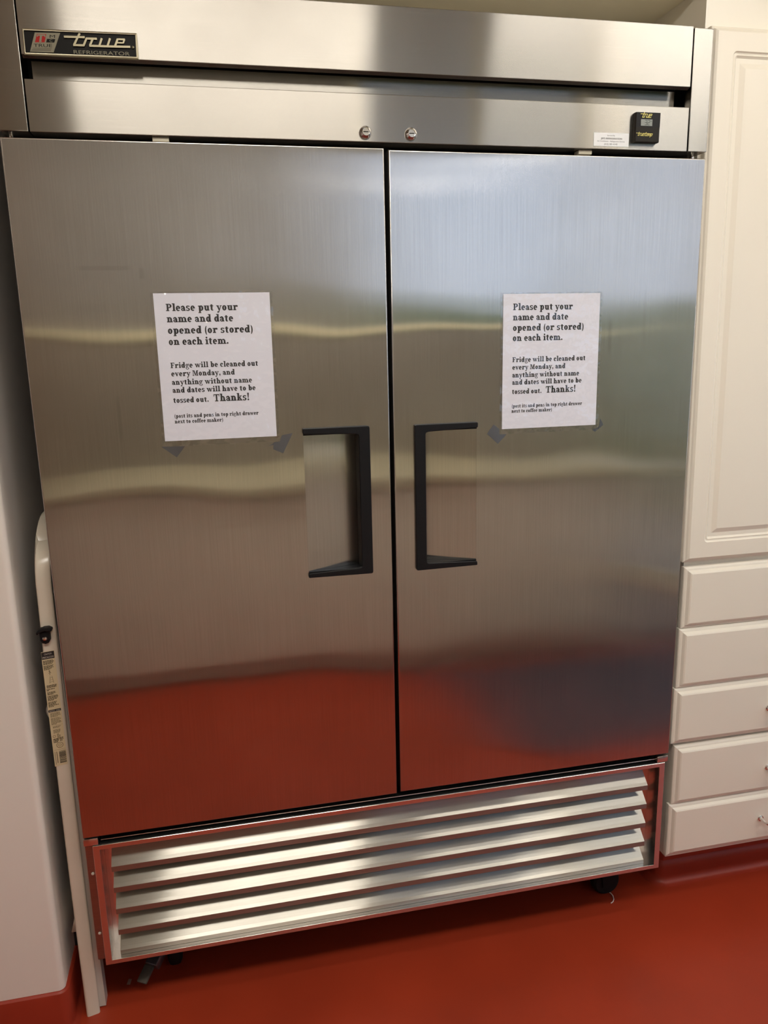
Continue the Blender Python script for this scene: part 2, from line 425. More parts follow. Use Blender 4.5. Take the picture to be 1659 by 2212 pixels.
G['g'] = (ell(0.45, 0.64, 0.42, 0.38, 0.29, 0.14, 0, 360, 26) + ell(0.5, -0.16, 0.48, 0.3, 0.2, 0.13, 0, 360, 26) + qd((0.12, 0.2), (0.3, 0.3), (0.36, 0.08), (0.16, 0.02)) + disc(0.92, 0.92, 0.14), 1.06)
G['f'] = (stem(0.18, 0, 1.15) + rc(0, 0.84, 0.76, 1) + base(0.18) + ell(0.6, 1.1, 0.42, 0.42, T_, 0.18, 70, 180, 12) + disc(0.72, 1.3, 0.17), 0.8)
G['P'] = (stem(0.16, 0, 1.42) + rc(0, 0, 0.68, S_) + rc(0, 1.25, 0.4, 1.42) + ell(0.66, 1.0, 0.56, 0.42, T_, 0.17, -95, 95, 20) + rc(0.4, 1.25, 0.66, 1.42) + rc(0.4, 0.58, 0.66, 0.75), 1.26)
G['F'] = (stem(0.16, 0, 1.42) + rc(0, 0, 0.7, S_) + rc(0, 1.25, 1.14, 1.42) + rc(0.98, 1.0, 1.14, 1.3) + rc(0.4, 0.64, 0.86, 0.8) + rc(0.76, 0.5, 0.88, 0.94), 1.22)
G['M'] = (rc(0.14, 0, 0.3, 1.42) + rc(0, 0, 0.5, S_) + rc(0, 1.25, 0.5, 1.42) + qd((0.24, 1.42), (0.6, 1.42), (1.0, 0.25), (0.78, 0.02)) + qd((0.76, 0.02), (0.94, 0.02), (1.36, 1.42), (1.2, 1.42)) + rc(1.2, 0, 1.53, 1.42) + rc(1.05, 0, 1.68, S_) + rc(1.3, 1.25, 1.68, 1.42), 1.74)
G['T'] = (rc(0.5, 0, 0.84, 1.42) + rc(0.3, 0, 1.04, S_) + rc(0.02, 1.24, 1.32, 1.42) + rc(0.02, 0.95, 0.16, 1.3) + rc(1.18, 0.95, 1.32, 1.3), 1.36)
G['('] = (ell(0.62, 0.55, 0.55, 1.0, 0.28, 0.02, 118, 242, 16), 0.56)
G[')'] = (ell(-0.06, 0.55, 0.55, 1.0, 0.28, 0.02, -62, 62, 16), 0.56)
G['.'] = (disc(0.24, 0.17, 0.19), 0.5)
G[','] = (disc(0.24, 0.17, 0.19) + qd((0.2, 0.05), (0.42, 0.12), (0.3, -0.22), (0.12, -0.28)), 0.5)
G['!'] = (disc(0.3, 0.17, 0.19) + qd((0.22, 0.45), (0.38, 0.45), (0.5, 1.5), (0.1, 1.5)), 0.62)
def serif_line(mb, s, x, z, width, xh, y):
    tot = sum(0.55 if ch == ' ' else G[ch][1] + 0.06 for ch in s)
    k = width / tot; cx = 0
    for ch in s:
        if ch == ' ': cx += 0.55; continue
        for q, pl in enumerate(G[ch][0]):
            mb.poly([(x + (cx + px) * k, z + pz * xh) for px, pz in pl], y - (q % 6) * 8e-6)
        cx += G[ch][1] + 0.06
NOTICE = [('Please put your', .0215, .0325, .1336, .0094), ('name and date', .0215, .0531, .124, .0094), ('opened (or stored)', .0215, .0742, .160, .0094),
          ('on each item.', .0215, .0950, .1125, .0094), ('Fridge will be cleaned out', .0215, .1381, .166, .0072), ('every Monday, and', .0215, .1537, .1204, .0072),
          ('anything without name', .0215, .1698, .1527, .0072), ('and dates will have to be', .0215, .1850, .1588, .0072), ('tossed out.', .0215, .2042, .0673, .0072),
          ('Thanks!', .0977, .2042, .0698, .0098), ('(post its and pens in top right drawer', .0213, .2331, .1615, .0052), ('next to coffee maker)', .0210, .2437, .0925, .0052)]

def sans(mb, s, x0, z0, x1, z1, cap, y, slant=0.0):
    """plain sans lettering (built-in font) fitted between (x0,z0) and (x1,z1), cap height cap"""
    cu = bpy.data.curves.new('lettering', 'FONT'); cu.body = s
    ob = bpy.data.objects.new('lettering', cu); COL.objects.link(ob)
    bpy.context.view_layer.update()
    dg = bpy.context.evaluated_depsgraph_get()
    me = bpy.data.meshes.new_from_object(ob.evaluated_get(dg))
    xs = [v.co.x for v in me.vertices]; a, b = min(xs), max(xs)
    L = math.hypot(x1 - x0, z1 - z0); ux, uz = (x1 - x0) / L, (z1 - z0) / L
    k = L / (b - a); kz = cap / 0.73
    vs = []
    for v in me.vertices:
        px = (v.co.x - a) * k + slant * v.co.y * kz; pz = v.co.y * kz
        vs.append((x0 + px * ux - pz * uz, y, z0 + px * uz + pz * ux))
    fs = [tuple(p.vertices) for p in me.polygons]
    mb.add(vs, fs)
    COL.objects.unlink(ob); bpy.data.objects.remove(ob); bpy.data.curves.remove(cu); bpy.data.meshes.remove(me)

# ------------------------------------------------------------------ room shell
RX0, RX1, RY0, RY1, RZ = -1.3, 3.2, -2.30, 0.86, 2.62
struct(MB().box(RX0 - .1, RX1 + .1, RY0 - .1, RY1 + .1, -0.08, 0.0).build('floor', M['floor'], smooth=False))
struct(MB().box(RX0 - .1, RX1 + .1, RY0 - .1, RY1 + .1, RZ, RZ + .1).build('ceiling', M['ceiling'], smooth=False))
struct(MB().box(RX0 - .1, RX0, RY0 - .1, RY1 + .1, 0, RZ).build('wall_left', M['wall'], smooth=False))
DY0, DY1, DZ0, DZ1 = -1.60, -0.35, 0.92, 2.10      # window in the right wall
mb = MB()
mb.box(RX1, RX1 + .1, RY0 - .1, DY0, 0, RZ).box(RX1, RX1 + .1, DY1, RY1 + .1, 0, RZ).box(RX1, RX1 + .1, DY0, DY1, DZ1, RZ).box(RX1, RX1 + .1, DY0, DY1, 0, DZ0)
struct(mb.build('wall_right', M['wall'], smooth=False))
mb = MB()
for a, b, c, d in ((DY0, DY0 + .06, DZ0, DZ1), (DY1 - .06, DY1, DZ0, DZ1), (DY0 + .06, DY1 - .06, DZ1 - .06, DZ1), (DY0 + .06, DY1 - .06, DZ0, DZ0 + .06)):
    mb.box(RX1 + .02, RX1 + .06, a, b, c, d, 0.003)
d1 = struct(mb.build('window_2', M['trim']))
struct(MB().box(RX1 + .038, RX1 + .042, DY0 + .055, DY1 - .055, DZ0 + .055, DZ1 - .055).build('window_pane', M['glass'], d1, smooth=False))
struct(MB().box(RX0, RX1, RY1, RY1 + .1, 0, RZ).build('wall_back', M['alcove'], smooth=False))
# wall stub left of the refrigerator, rounded corner
SX, SY, SR = -0.077, 0.017, 0.013
prof = [(RX0, SY), (RX0, RY1), (SX, RY1)] + [(SX - SR + SR * math.cos(a), SY + SR - SR * math.sin(a)) for a in [i * PI / 2 / 8 for i in range(9)]]
struct(MB().sweepz(prof, 0.0, RZ).build('wall_alcove_left', M['wall'], big=True))
# alcove soffit above the refrigerator
struct(MB().box(SX, 1.3825, 0.045, RY1, 2.193, RZ).build('ceiling_alcove', M['alcove'], smooth=False))
# cove base round the stub: lip with a rounded top, coved foot
def base_profile(h, t=0.008, foot=0.028):
    p = [(0, 0), (0, h)]
    p += [(t * 0.35, h), (t * 0.8, h - 0.003), (t, h - 0.010)]
    p += [(t + foot * (1 - math.cos(a)), foot * (1 - math.sin(a))) for a in [i * PI / 2 / 6 for i in range(7)]]
    return p   # (outward, z)
mb = MB()
BP = base_profile(0.100, 0.009, 0.012)
n = len(BP); path = []
# path runs along the stub face (outward -y), round the corner, then along its side (outward +x)
pathpts = [((RX0, SY), (0, -1))] + [((SX - SR + SR * math.sin(a), SY + SR - SR * math.cos(a)), (math.sin(a), -math.cos(a))) for a in [i * PI / 2 / 6 for i in range(7)]] + [((SX, RY1), (1, 0))]
vs = []; fs = []
for (px, py), (dx, dy) in pathpts:
    for o, z in BP: vs.append((px + dx * o, py + dy * o, z))
for k in range(len(pathpts) - 1):
    for i in range(n - 1):
        fs.append((k * n + i, k * n + i + 1, (k + 1) * n + i + 1, (k + 1) * n + i))
mb.add(vs, fs)
struct(mb.build('baseboard_left', M['base'], big=True))

# far side of the room (seen in the steel): window wall, worktop, cupboards
WX0, WX1, WZ0, WZ1 = 1.10, 2.20, 1.56, 2.40
GX, GW, GH = 2.36, 3.14, 2.50      # glazed garden door at the right end of the far wall
mb = MB()
mb.box(RX0, RX1, RY0 - .1, RY0, 0, WZ0).box(RX0, RX1, RY0 - .1, RY0, WZ1, RZ)
mb.v = []; mb.f = []; mb.mi = []
mb.box(RX0, GX, RY0 - .1, RY0, 0, WZ0).box(RX0, GX, RY0 - .1, RY0, WZ1, RZ).box(RX0, WX0, RY0 - .1, RY0, WZ0, WZ1).box(WX1, GX, RY0 - .1, RY0, WZ0, WZ1)
mb.box(GX, GW, RY0 - .1, RY0, GH, RZ).box(GW, RX1, RY0 - .1, RY0, 0, RZ)
struct(mb.build('wall_front', M['front_wall'], smooth=False))
mb = MB()
for a, b, c, d in ((WX0 - .05, WX1 + .05, WZ1, WZ1 + .05), (WX0 - .05, WX0, WZ0, WZ1), (WX1, WX1 + .05, WZ0, WZ1), (1.63, 1.67, WZ0, WZ1)):
    mb.box(a, b, RY0 - .06, RY0 + .015, c, d, 0.003)
w1 = struct(mb.build('window_1', M['trim']))
struct(MB().box(WX0, WX1, RY0 - .052, RY0 - .048, WZ0, WZ1).build('window_pane', M['glass'], w1, smooth=False))
mb = MB()
for a, b, c, d in ((GX, GX + .08, 0, GH), (GW - .08, GW, 0, GH), (GX + .08, GW - .08, GH - .08, GH), (GX + .08, GW - .08, 0, .14)):
    mb.box(a, b, RY0 - .06, RY0 - .02, c, d, 0.003)
d1 = struct(mb.build('door_1', M['trim']))
struct(MB().box(GX + .075, GW - .075, RY0 - .042, RY0 - .038, .135, GH - .075).build('door_pane', M['glass'], d1, smooth=False))
struct(MB().box(RX0, GX - .01, RY0, RY0 + .03, 1.518, 1.555, 0.004).build('trim_1', M['trim']))
struct(MB().box(RX0, GX - .01, RY0, RY0 + .012, 0.91, 1.518).build('wall_backsplash', M['splash'], smooth=False))

# ------------------------------------------------------------------ lamps and daylight
def ceiling_light(label, x0, x1, y0, y1):
    t = thing('ceiling_light', label, 'ceiling light', ((x0 + x1) / 2, (y0 + y1) / 2, RZ))
    MB().box(x0, x1, y0, y1, RZ - .05, RZ - .002, 0.006).build('lamp_housing', M['lamp_housing'], t)
    MB().box(x0 + .03, x1 - .03, y0 + .03, y1 - .03, RZ - .075, RZ - .0505, 0.008).build('diffuser', M['lamp'], t)
ceiling_light('long fluorescent ceiling light above the aisle, reflected in the left of the steel header', -0.10, 0.98, -1.60, -1.20)
ceiling_light('narrow fluorescent ceiling light at the right end of the aisle', 1.85, 3.05, -1.52, -1.34)
ceiling_light('added fluorescent ceiling light close in front of the refrigerator doors, brightening the louvers', 1.20, 2.05, -0.90, -0.70)  # added lamp, fills the dark gap in the louver reflections
def portal(loc, rot, w, h):   # daylight openings
    po = bpy.data.lights.new('daylight_portal', 'AREA'); po.shape = 'RECTANGLE'
    po.size = w; po.size_y = h; po.cycles.is_portal = True
    o = bpy.data.objects.new('daylight_portal', po); COL.objects.link(o)
    o.location = loc; o.rotation_euler = rot
portal(((WX0 + WX1) / 2, RY0 - .08, (WZ0 + WZ1) / 2), (PI / 2, 0, 0), WX1 - WX0, WZ1 - WZ0)
portal(((GX + GW) / 2, RY0 - .08, GH / 2), (PI / 2, 0, 0), GW - GX, GH)
portal((RX1 + .08, (DY0 + DY1) / 2, (DZ0 + DZ1) / 2), (0, PI / 2, 0), DZ1 - DZ0, DY1 - DY0)

tag(MB().box(1.30, 3.05, -1.62, -0.88, 0.001, 0.012, 0.004).build('added_floor_mat', M['mat']), 'added dark blue-grey mat before the far cupboards, unseen, darkening the right door reflection', 'mat')  # added out of view to darken the low right door reflection
tag(MB().box(2.42, 3.10, -2.27, -1.66, 0.001, 0.014, 0.004).build('added_door_mat', M['mat']), 'added dark mat at the glazed garden door, unseen, darkening the far right reflection', 'mat')  # added to hide red floor in the far right reflection
# garden outside
struct(MB().box(-4, 12, -14, 8, -0.6, -0.5).build('ground', M['lawn'], smooth=False))
mb = MB()
bm = bmesh.new()
bmesh.ops.create_grid(bm, x_segments=40, y_segments=6, size=1)
for v in bm.verts:
    x = 2.2 + v.co.x * 5.5; k = (v.co.y + 1) / 2
    z = -0.5 + 2.35 * k + (0.15 * math.sin(x * 3.1) + 0.10 * math.sin(x * 7.7)) * k
    y = -6.5 - 0.4 * math.sin(k * PI) * -1 + 0.15 * math.sin(x * 5 + k * 7)
    v.co = (x, y, z)
r = bmesh.ops.extrude_face_region(bm, geom=bm.faces[:])
for g in r['geom']:
    if isinstance(g, bmesh.types.BMVert): g.co.y -= 1.2
mb.from_bm(bm)
tag(mb.build('hedge', M['hedge']), 'tall green hedge outside the window', 'hedge')

tag(MB().box(RX0 + .002, -0.402, RY0 + .032, -1.66, 0.0, 2.30, 0.004).build('added_cupboard', M['oak']), 'added tall brown cupboard left of the far worktop, unseen, darkening the left reflections', 'cupboard')  # added out of view so the left of the steel reflects darker
# far base cupboards and worktop
t = thing('base_cabinet', 'long run of cream base cupboards on the far side of the aisle', 'cabinet', (1.0, -1.98, 0))
MB().box(-.398, GX - .03, RY0 + .014, -1.70, 0.10, 0.868).box(-.398, GX - .03, RY0 + .014, -1.77, 0.0, 0.10).build('carcass', M['cream_inner'], t, smooth=False)
for i in range(4):
    x = -.390 + i * 0.683
    MB().box(x, x + .668, -1.70, -1.681, 0.115, 0.855, 0.004).build('cabinet_door', M['cream'], t)
tag(MB().box(-.398, GX - .03, RY0 + .014, -1.66, 0.87, 0.91, 0.006).build('worktop', M['counter']), 'pale yellow laminate worktop across the aisle', 'worktop')

# ------------------------------------------------------------------ refrigerator
FR = thing('refrigerator', 'tall two-door stainless steel commercial refrigerator with black recessed handles', 'refrigerator', (0.6875, 0.40, 0.0))
# cabinet body behind the doors
mb = MB()
mb.box(0.004, 1.371, 0.075, 0.80, 0.155, 2.085, 0.002)
for xa, xb in ((0.0, 0.0172), (1.3668, 1.374)):
    MB().box(xa, xb, 0.014, 0.0745, 0.1645, 0.4552).build('grille_side_flange', M['flange'], FR)
mb.box(0.0, 1.374, 0.0215, 0.075, 0.1575, 0.1640)
mb.build('cabinet_body', M['body_steel'], FR)
MB().box(0.006, 1.369, 0.060, 0.0745, 0.1650, 2.080).box(0.0305, 1.3445, 0.0055, 0.061, 0.4460, 0.4535).build('gasket_and_sill_shade', M['dark'], FR, smooth=False)  # second box is black where only shade falls below the doors

def make_door(x0, x1, z0, z1, hx0, hx1, hz0, hz1, deep_side):
    """hollow-fronted steel door with a sloping hand pocket"""
    b, yb = 0.0016, 0.056
    mb = MB()
    # outer skin: front inset rect, bevel ring, sides, back
    def ring(i, y): return [(x0 + i, y, z0 + i), (x1 - i, y, z0 + i), (x1 - i, y, z1 - i), (x0 + i, y, z1 - i)]
    r = 0.0030; vs = []
    for a in (0, 8, 16, 28, 45, 65, 90):
        a = math.radians(a); vs += ring(r * (1 - math.sin(a)), r * (1 - math.cos(a)))
    vs += ring(0, yb)
    fs = []
    for k in range(7):
        for i in range(4): fs.append((k * 4 + i, k * 4 + (i + 1) % 4, k * 4 + 4 + (i + 1) % 4, k * 4 + 4 + i))
    fs.append((28, 29, 30, 31))
    h = [(hx0, 0, hz0), (hx1, 0, hz0), (hx1, 0, hz1), (hx0, 0, hz1)]
    vs += h                                               # 16..19
    for i in range(4): fs.append((i, (i + 1) % 4, 32 + (i + 1) % 4, 32 + i))
    D = 0.032
    dl, dr = (0.0006, D) if deep_side == 'right' else (D, 0.0006)
    p = [(hx0, dl, hz0), (hx1, dr, hz0), (hx1, dr, hz1), (hx0, dl, hz1)]
    vs += p                                               # 20..23
    for i in range(4): fs.append((32 + i, 32 + (i + 1) % 4, 36 + (i + 1) % 4, 36 + i))
    fs.append((36, 37, 38, 39))
    mb.add(vs, fs)
    return mb.build('door', M['door_steel'], FR)

def make_handle(door, mir):
    f = (lambda x: 1.3754 - x) if mir else (lambda x: x)
    dz = -0.0025 if mir else 0.0
    P = lambda pts: [(f(x), z + dz) for x, z in pts]
    r = 0.005
    poly = [(0.5032, 1.3205), (0.5028, 1.3175), (0.5032, 1.3120), (0.5045, 1.3105), (0.6120, 1.3062), (0.6160, 1.3045), (0.6175, 1.3005),
            (0.6170, 1.0275), (0.6160, 1.0240), (0.6130, 1.0225), (0.5050, 1.0185), (0.5032, 1.0170), (0.5028, 1.0110), (0.5040, 1.0094),
            (0.6360, 1.0082), (0.6390, 1.0092), (0.6402, 1.0125), (0.6402, 1.3170), (0.6392, 1.3205), (0.6360, 1.3218), (0.5050, 1.3218)]
    mb = MB()
    mb.prism(P(poly), -0.0075, 0.0, 0.0013)
    # bar leg reaching into the pocket, wedge ledges top and bottom
    mb.box(min(f(0.6165), f(0.634)), max(f(0.6165), f(0.634)), -0.004, 0.0305, 1.012 + dz, 1.318 + dz)
    for za, zb in ((1.0120, 1.0215), (1.3075, 1.3165)):
        vs = []
        for z in (za, zb):
            vs += [(f(0.5045), -0.003, z + dz), (f(0.6200), -0.003, z + dz), (f(0.6200), 0.0300, z + dz), (f(0.5045), 0.0006, z + dz)]
        mb.add(vs, [(0, 1, 2, 3), (4, 5, 6, 7), (0, 1, 5, 4), (1, 2, 6, 5), (2, 3, 7, 6), (3, 0, 4, 7)])
    o = mb.build('handle', M['black_plastic'], door)
    o['label'] = 'black recessed handle'
    return o
dl = make_door(0.0005, 0.6838, 0.4755, 1.8512, 0.5040, 0.6240, 1.0130, 1.3170, 'right')
dr = make_door(0.6918, 1.3745, 0.4780, 1.8486, 0.7514, 0.8714, 1.0105, 1.3145, 'left')
make_handle(dl, False); make_handle(dr, True)
# header: posts, two louvre panels, cavity panel
for x0, x1 in ((0.0008, 0.0487), (1.3308, 1.3742)):
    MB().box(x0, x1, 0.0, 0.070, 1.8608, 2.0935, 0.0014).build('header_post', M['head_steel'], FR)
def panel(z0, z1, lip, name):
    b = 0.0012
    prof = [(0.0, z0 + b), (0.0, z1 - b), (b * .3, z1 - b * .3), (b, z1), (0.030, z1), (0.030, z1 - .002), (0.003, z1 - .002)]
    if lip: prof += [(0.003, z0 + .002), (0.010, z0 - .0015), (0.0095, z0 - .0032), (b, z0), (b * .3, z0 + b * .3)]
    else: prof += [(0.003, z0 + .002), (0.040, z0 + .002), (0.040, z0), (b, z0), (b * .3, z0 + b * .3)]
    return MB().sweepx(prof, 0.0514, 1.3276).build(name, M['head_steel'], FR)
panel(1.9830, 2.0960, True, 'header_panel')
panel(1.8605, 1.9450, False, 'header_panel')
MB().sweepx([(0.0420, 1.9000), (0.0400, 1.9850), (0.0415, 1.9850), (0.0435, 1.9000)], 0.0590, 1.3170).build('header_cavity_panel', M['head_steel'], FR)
MB().box(0.004, 1.371, 0.034, 0.80, 2.0860, 2.0885).build('added_bounce_panel', M['lamp_housing'], FR, smooth=False)  # added pale panel, bounces light up onto the alcove ceiling
# locks
for x, z in ((0.6474, 1.8766), (0.7366, 1.8764)):
    lk = MB().lathe([(0.0118, 0.001), (0.0118, -0.003), (0.0105, -0.0055), (0.0078, -0.0085), (0.0070, -0.0098), (0.0068, -0.0075), (0.0001, -0.0075)], (x, 0, z), 'y', 32).build('lock', M['chrome'], FR)
    MB().prism([(x - .0048, z - .0008), (x + .0048, z - .0008), (x + .0048, z + .0008), (x - .0048, z + .0008)], -0.0079, -0.0070).build('keyhole', M['dark'], lk)
# hinge pins and door stop tabs in the gap above the doors
for x in (0.0145, 1.3600):
    MB().lathe([(0.0055, 1.8490), (0.0055, 1.8560), (0.0040, 1.8565), (0.0040, 1.8612)], (x, 0.030, 0), 'z', 16).build('hinge_pin', M['chrome'], FR)
for x0, x1 in ((0.2560, 0.2850), (1.0900, 1.1190)):
    MB().box(x0, x1, 0.008, 0.030, 1.8520, 1.8596, 0.001).build('door_stop', M['tan_tab'], FR)
# strip and hinge brackets below the doors
MB().box(0.034, 1.345, 0.010, 0.024, 0.4600, 0.4622, 0.0006).build('sill_strip', M['frame_steel'], FR)
for x0, x1 in ((0.0005, 0.0300), (1.3450, 1.3735)):
    MB().box(x0, x1, 0.001, 0.060, 0.4562, 0.4722, 0.001).build('hinge_bracket', M['frame_steel'], FR)
# lower grille: frame > louvres
GX0, GX1, GZ0, GZ1 = 0.0178, 1.3655, 0.1580, 0.4545
ix0, ix1, iz0, iz1 = 0.0312, 1.3515, 0.1685, 0.4440
mb = MB()
b = 0.0004
def rg(x0, x1, z0, z1, y): return [(x0, y, z0), (x1, y, z0), (x1, y, z1), (x0, y, z1)]
vs = rg(GX0, GX1, GZ0, GZ1, 0.005) + rg(GX0, GX1, GZ0, GZ1, b) + rg(GX0 + b, GX1 - b, GZ0 + b, GZ1 - b, 0) + rg(ix0 - b, ix1 + b, iz0 - b, iz1 + b, 0) + rg(ix0, ix1, iz0, iz1, b) + rg(ix0, ix1, iz0, iz1, 0.060)
fs = []
for k in range(5):
    for i in range(4): fs.append((k * 4 + i, k * 4 + (i + 1) % 4, k * 4 + 4 + (i + 1) % 4, k * 4 + 4 + i))
mb.add(vs, fs)
gf = mb.build('grille_frame', M['frame_steel'], FR)
# slim jamb strips inside the frame, either end of the louvres
for x0, x1, y0 in ((0.0314, 0.0480, 0.052), (1.3340, 1.3513, 0.048)):
    MB().box(x0, x1, y0, 0.0583, iz0, iz1).build('grille_jamb', M['frame_steel'], gf)
LZ = (0.3905, 0.3385, 0.2850, 0.2320, 0.1790)
def louver(z, lip):
    # sheet bent: lip, sloping top face, back flange
    prof = [(0.012, z - lip), (0.012, z), (0.0125, z + .0005), (0.0180, z + .0050), (0.0550, z + .0420), (0.0562, z + .0410), (0.0138, z - .0006), (0.0138, z - lip)]
    return MB().sweepx(prof, 0.0487, 1.3290)
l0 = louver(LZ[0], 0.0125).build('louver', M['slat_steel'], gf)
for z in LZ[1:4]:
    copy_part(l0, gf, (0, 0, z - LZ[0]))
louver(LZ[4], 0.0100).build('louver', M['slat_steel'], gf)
MB().box(ix0, ix1, 0.0585, 0.0640, iz0, iz1).build('grille_backing', M['dark'], FR, smooth=False)
for z in (0.3803, 0.2308):
    MB().lathe([(0.0034, 0.0142), (0.0030, 0.0122), (0.0012, 0.0114), (0.0001, 0.0114)], (0.0096, 0, z), 'y', 14).build('screw', M['label_white'], FR)

# casters
def caster(cx, cy, lever, name='caster'):
    if not lever:
        c = MB().lathe([(0.0001, -0.018), (0.032, -0.018), (0.0375, -0.012), (0.0385, 0.0), (0.0375, 0.012), (0.032, 0.018), (0.0001, 0.018)], (cx, cy, 0.0385), 'y', 32).build(name, M['rubber'], FR)
        mb = MB()
        mb.box(cx - .045, cx + .045, cy - .045, cy + .045, 0.148, 0.1545, 0.001)
        for q in (-1, 1): mb.prism([(cx - .014, .030), (cx + .014, .030), (cx + .040, .148), (cx - .030, .148)], cy + q * .022 - .0015, cy + q * .022 + .0015)
        mb.build('fork', M['rubber'], c)
        return c
    c = MB().lathe([(0.0001, -0.016), (0.040, -0.016), (0.048, -0.012), (0.050, -0.006), (0.050, 0.006), (0.048, 0.012), (0.040, 0.016), (0.0001, 0.016)], (cx, cy, 0.050), 'x', 32).build(name, M['rubber'], FR)
    mb = MB()
    mb.box(cx - .045, cx + .045, cy - .045, cy + .045, 0.148, 0.1545, 0.001)
    for s in (-1, 1):
        poly = [(cy - .012, 0.036), (cy + .012, 0.036), (cy + .036, 0.148), (cy - .030, 0.148)]
        vs = [(cx + s * .021, y, z) for y, z in poly] + [(cx + s * .024, y, z) for y, z in poly]
        mb.add(vs, [(0, 1, 2, 3), (4, 5, 6, 7), (0, 1, 5, 4), (1, 2, 6, 5), (2, 3, 7, 6), (3, 0, 4, 7)])
    mb.build('fork', M['zinc'], c)
    if lever:
        mb = MB()
        R = Matrix.Rotation(math.radians(-32), 3, 'Z') @ Matrix.Rotation(math.radians(28), 3, 'X')
        mb.box(cx - .052, cx - .020, cy - .085, cy - .030, 0.060, 0.084, 0.003, rot=R)
        mb.build('brake_arm', M['zinc'], c)
        MB().box(cx - .076, cx - .050, cy - .108, cy - .068, 0.046, 0.054, 0.003, rot=R).build('brake_pedal', M['pale_tag'], c)
    return c
caster(0.150, 0.165, True)
caster(1.290, 0.135, False)
caster(0.150, 0.70, False); caster(1.275, 0.70, False)

# name badge
bd = MB()
bo = [(0.0575, 2.0215), (0.2447, 2.0236), (0.2444, 1.9822), (0.0567, 1.9805)]
bi = [(0.0597, 2.0186), (0.2418, 2.0208), (0.2412, 1.9858), (0.0590, 1.9838)]
vs = [(x, -0.0005, z) for x, z in bo] + [(x, -0.0055, z) for x, z in bo] + [(x, -0.0062, z) for x, z in [(p[0] * .5 + q[0] * .5, p[1] * .5 + q[1] * .5) for p, q in zip(bo, bi)]] + [(x, -0.0059, z) for x, z in bi] + [(x, -0.0030, z) for x, z in bi]
fs = []
for k in range(4):
    for i in range(4): fs.append((k * 4 + i, k * 4 + (i + 1) % 4, k * 4 + 4 + (i + 1) % 4, k * 4 + 4 + i))
bd.add(vs, fs)
badge = bd.build('badge', M['badge_metal'], FR); badge['label'] = 'black and chrome nameplate'
MB().prism([(x, z) for x, z in bi], -0.0034, -0.0005).build('badge_plate', M['badge_black'], badge)
mb = MB(); W = 0.0033; Y0, Y1 = -0.0062, -0.0034
mb.bars([(.1241, 2.0118), (.1575, 2.0127)], W, Y0, Y1, .1)
mb.bars([(.1494, 2.0172), (.1394, 2.0005)], W, Y0, Y1, .35)
mb.bars([(.1388, 1.9995), (.1539, 1.9998)], W, Y0, Y1, .35)
mb.bars([(.1548, 2.0000), (.1601, 2.0100)], W, Y0, Y1, .35)
mb.bars([(.1605, 2.0108), (.1766, 2.0112)], W, Y0, Y1, .3)
mb.bars([(.1705, 2.0106), (.1655, 2.0008)], W, Y0, Y1, .3)
mb.bars([(.1651, 1.9996), (.1803, 2.0000)], W, Y0, Y1, .35)
mb.bars([(.1803, 1.9998), (.1853, 2.0116)], W, Y0, Y1, .3)
mb.bars([(.1803, 2.0000), (.1938, 2.0001)], W, Y0, Y1, .3)
mb.bars([(.1938, 2.0000), (.1990, 2.0122)], W, Y0, Y1, .3)
mb.bars([(.1938, 2.0001), (.2312, 2.0012)], W, Y0, Y1, .2)
mb.bars([(.2064, 2.0006), (.2116, 2.0118)], W, Y0, Y1, .3)
mb.bars([(.2120, 2.0122), (.2231, 2.0125)], W * .8, Y0, Y1, .3)
mb.bars([(.2231, 2.0120), (.2209, 2.0072)], W * .8, Y0, Y1, .3)
mb.bars([(.2100, 2.0066), (.2205, 2.0069)], W * .7, Y0, Y1, .2)
mb.lathe([(0.0026, -0.0034), (0.0024, -0.0058), (0.0001, -0.0066)], (.2361, 0, 2.0010), 'y', 16)
mb.build('badge_script', M['badge_script'], badge)
mb = MB()
sans(mb, 'REFRIGERATOR', .1370, 1.9867, .2298, 1.9880, .0060, -0.0040)
mb.build('badge_lettering', M['badge_emblem'], badge, recalc=False)
EM = [(.0772, 2.0165), (.1180, 2.0179), (.1042, 1.9868), (.0662, 1.9862)]
mb = MB(); mb.prism(EM, -0.0044, -0.0034); mb.cur = 1
mb.poly([(.0803, 2.0142), (.0954, 2.0144), (.0914, 2.0019), (.0759, 2.0011)], -0.0047); mb.cur = 2
mb.poly([(.0958, 2.0074), (.1092, 2.0077), (.1071, 2.0022), (.0938, 2.0018)], -0.0047)
sans(mb, 'TRUE', .0731, 1.9939, .1026, 1.9950, .0050, -0.0047, .1)
sans(mb, 'M', .1003, 2.0092, .1088, 2.0096, .0048, -0.0047, .2)
for i, (a, b) in enumerate((((.0715, 1.9919), (.1020, 1.9929)), ((.0702, 1.9900), (.1010, 1.9911)), ((.0690, 1.9883), (.1000, 1.9893)))):
    mb.cur = 3; mb.stroke([a, b], .0006, -0.0047, 0)
mb.cur = 0
sans(mb, 'C', .0995, 2.0030, .1040, 2.0031, .0036, -0.0050, .1)
mb.stroke([(.0810, 2.0124), (.0936, 2.0126)], .0022, -0.0050, 0)
mb.stroke([(.0812, 2.0124), (.0807, 2.0098)], .0016, -0.0050, 0)
mb.stroke([(.0934, 2.0126), (.0926, 2.0100)], .0016, -0.0050, 0)
mb.stroke([(.0872, 2.0126), (.0845, 2.0026)], .0032, -0.0050, 0)
mb.stroke([(.0828, 2.0025), (.0866, 2.0026)], .0014, -0.0050, 0)
mb.build('badge_emblem', [M['badge_emblem'], M['badge_red'], M['badge_black'], M['badge_line']], badge, recalc=False)

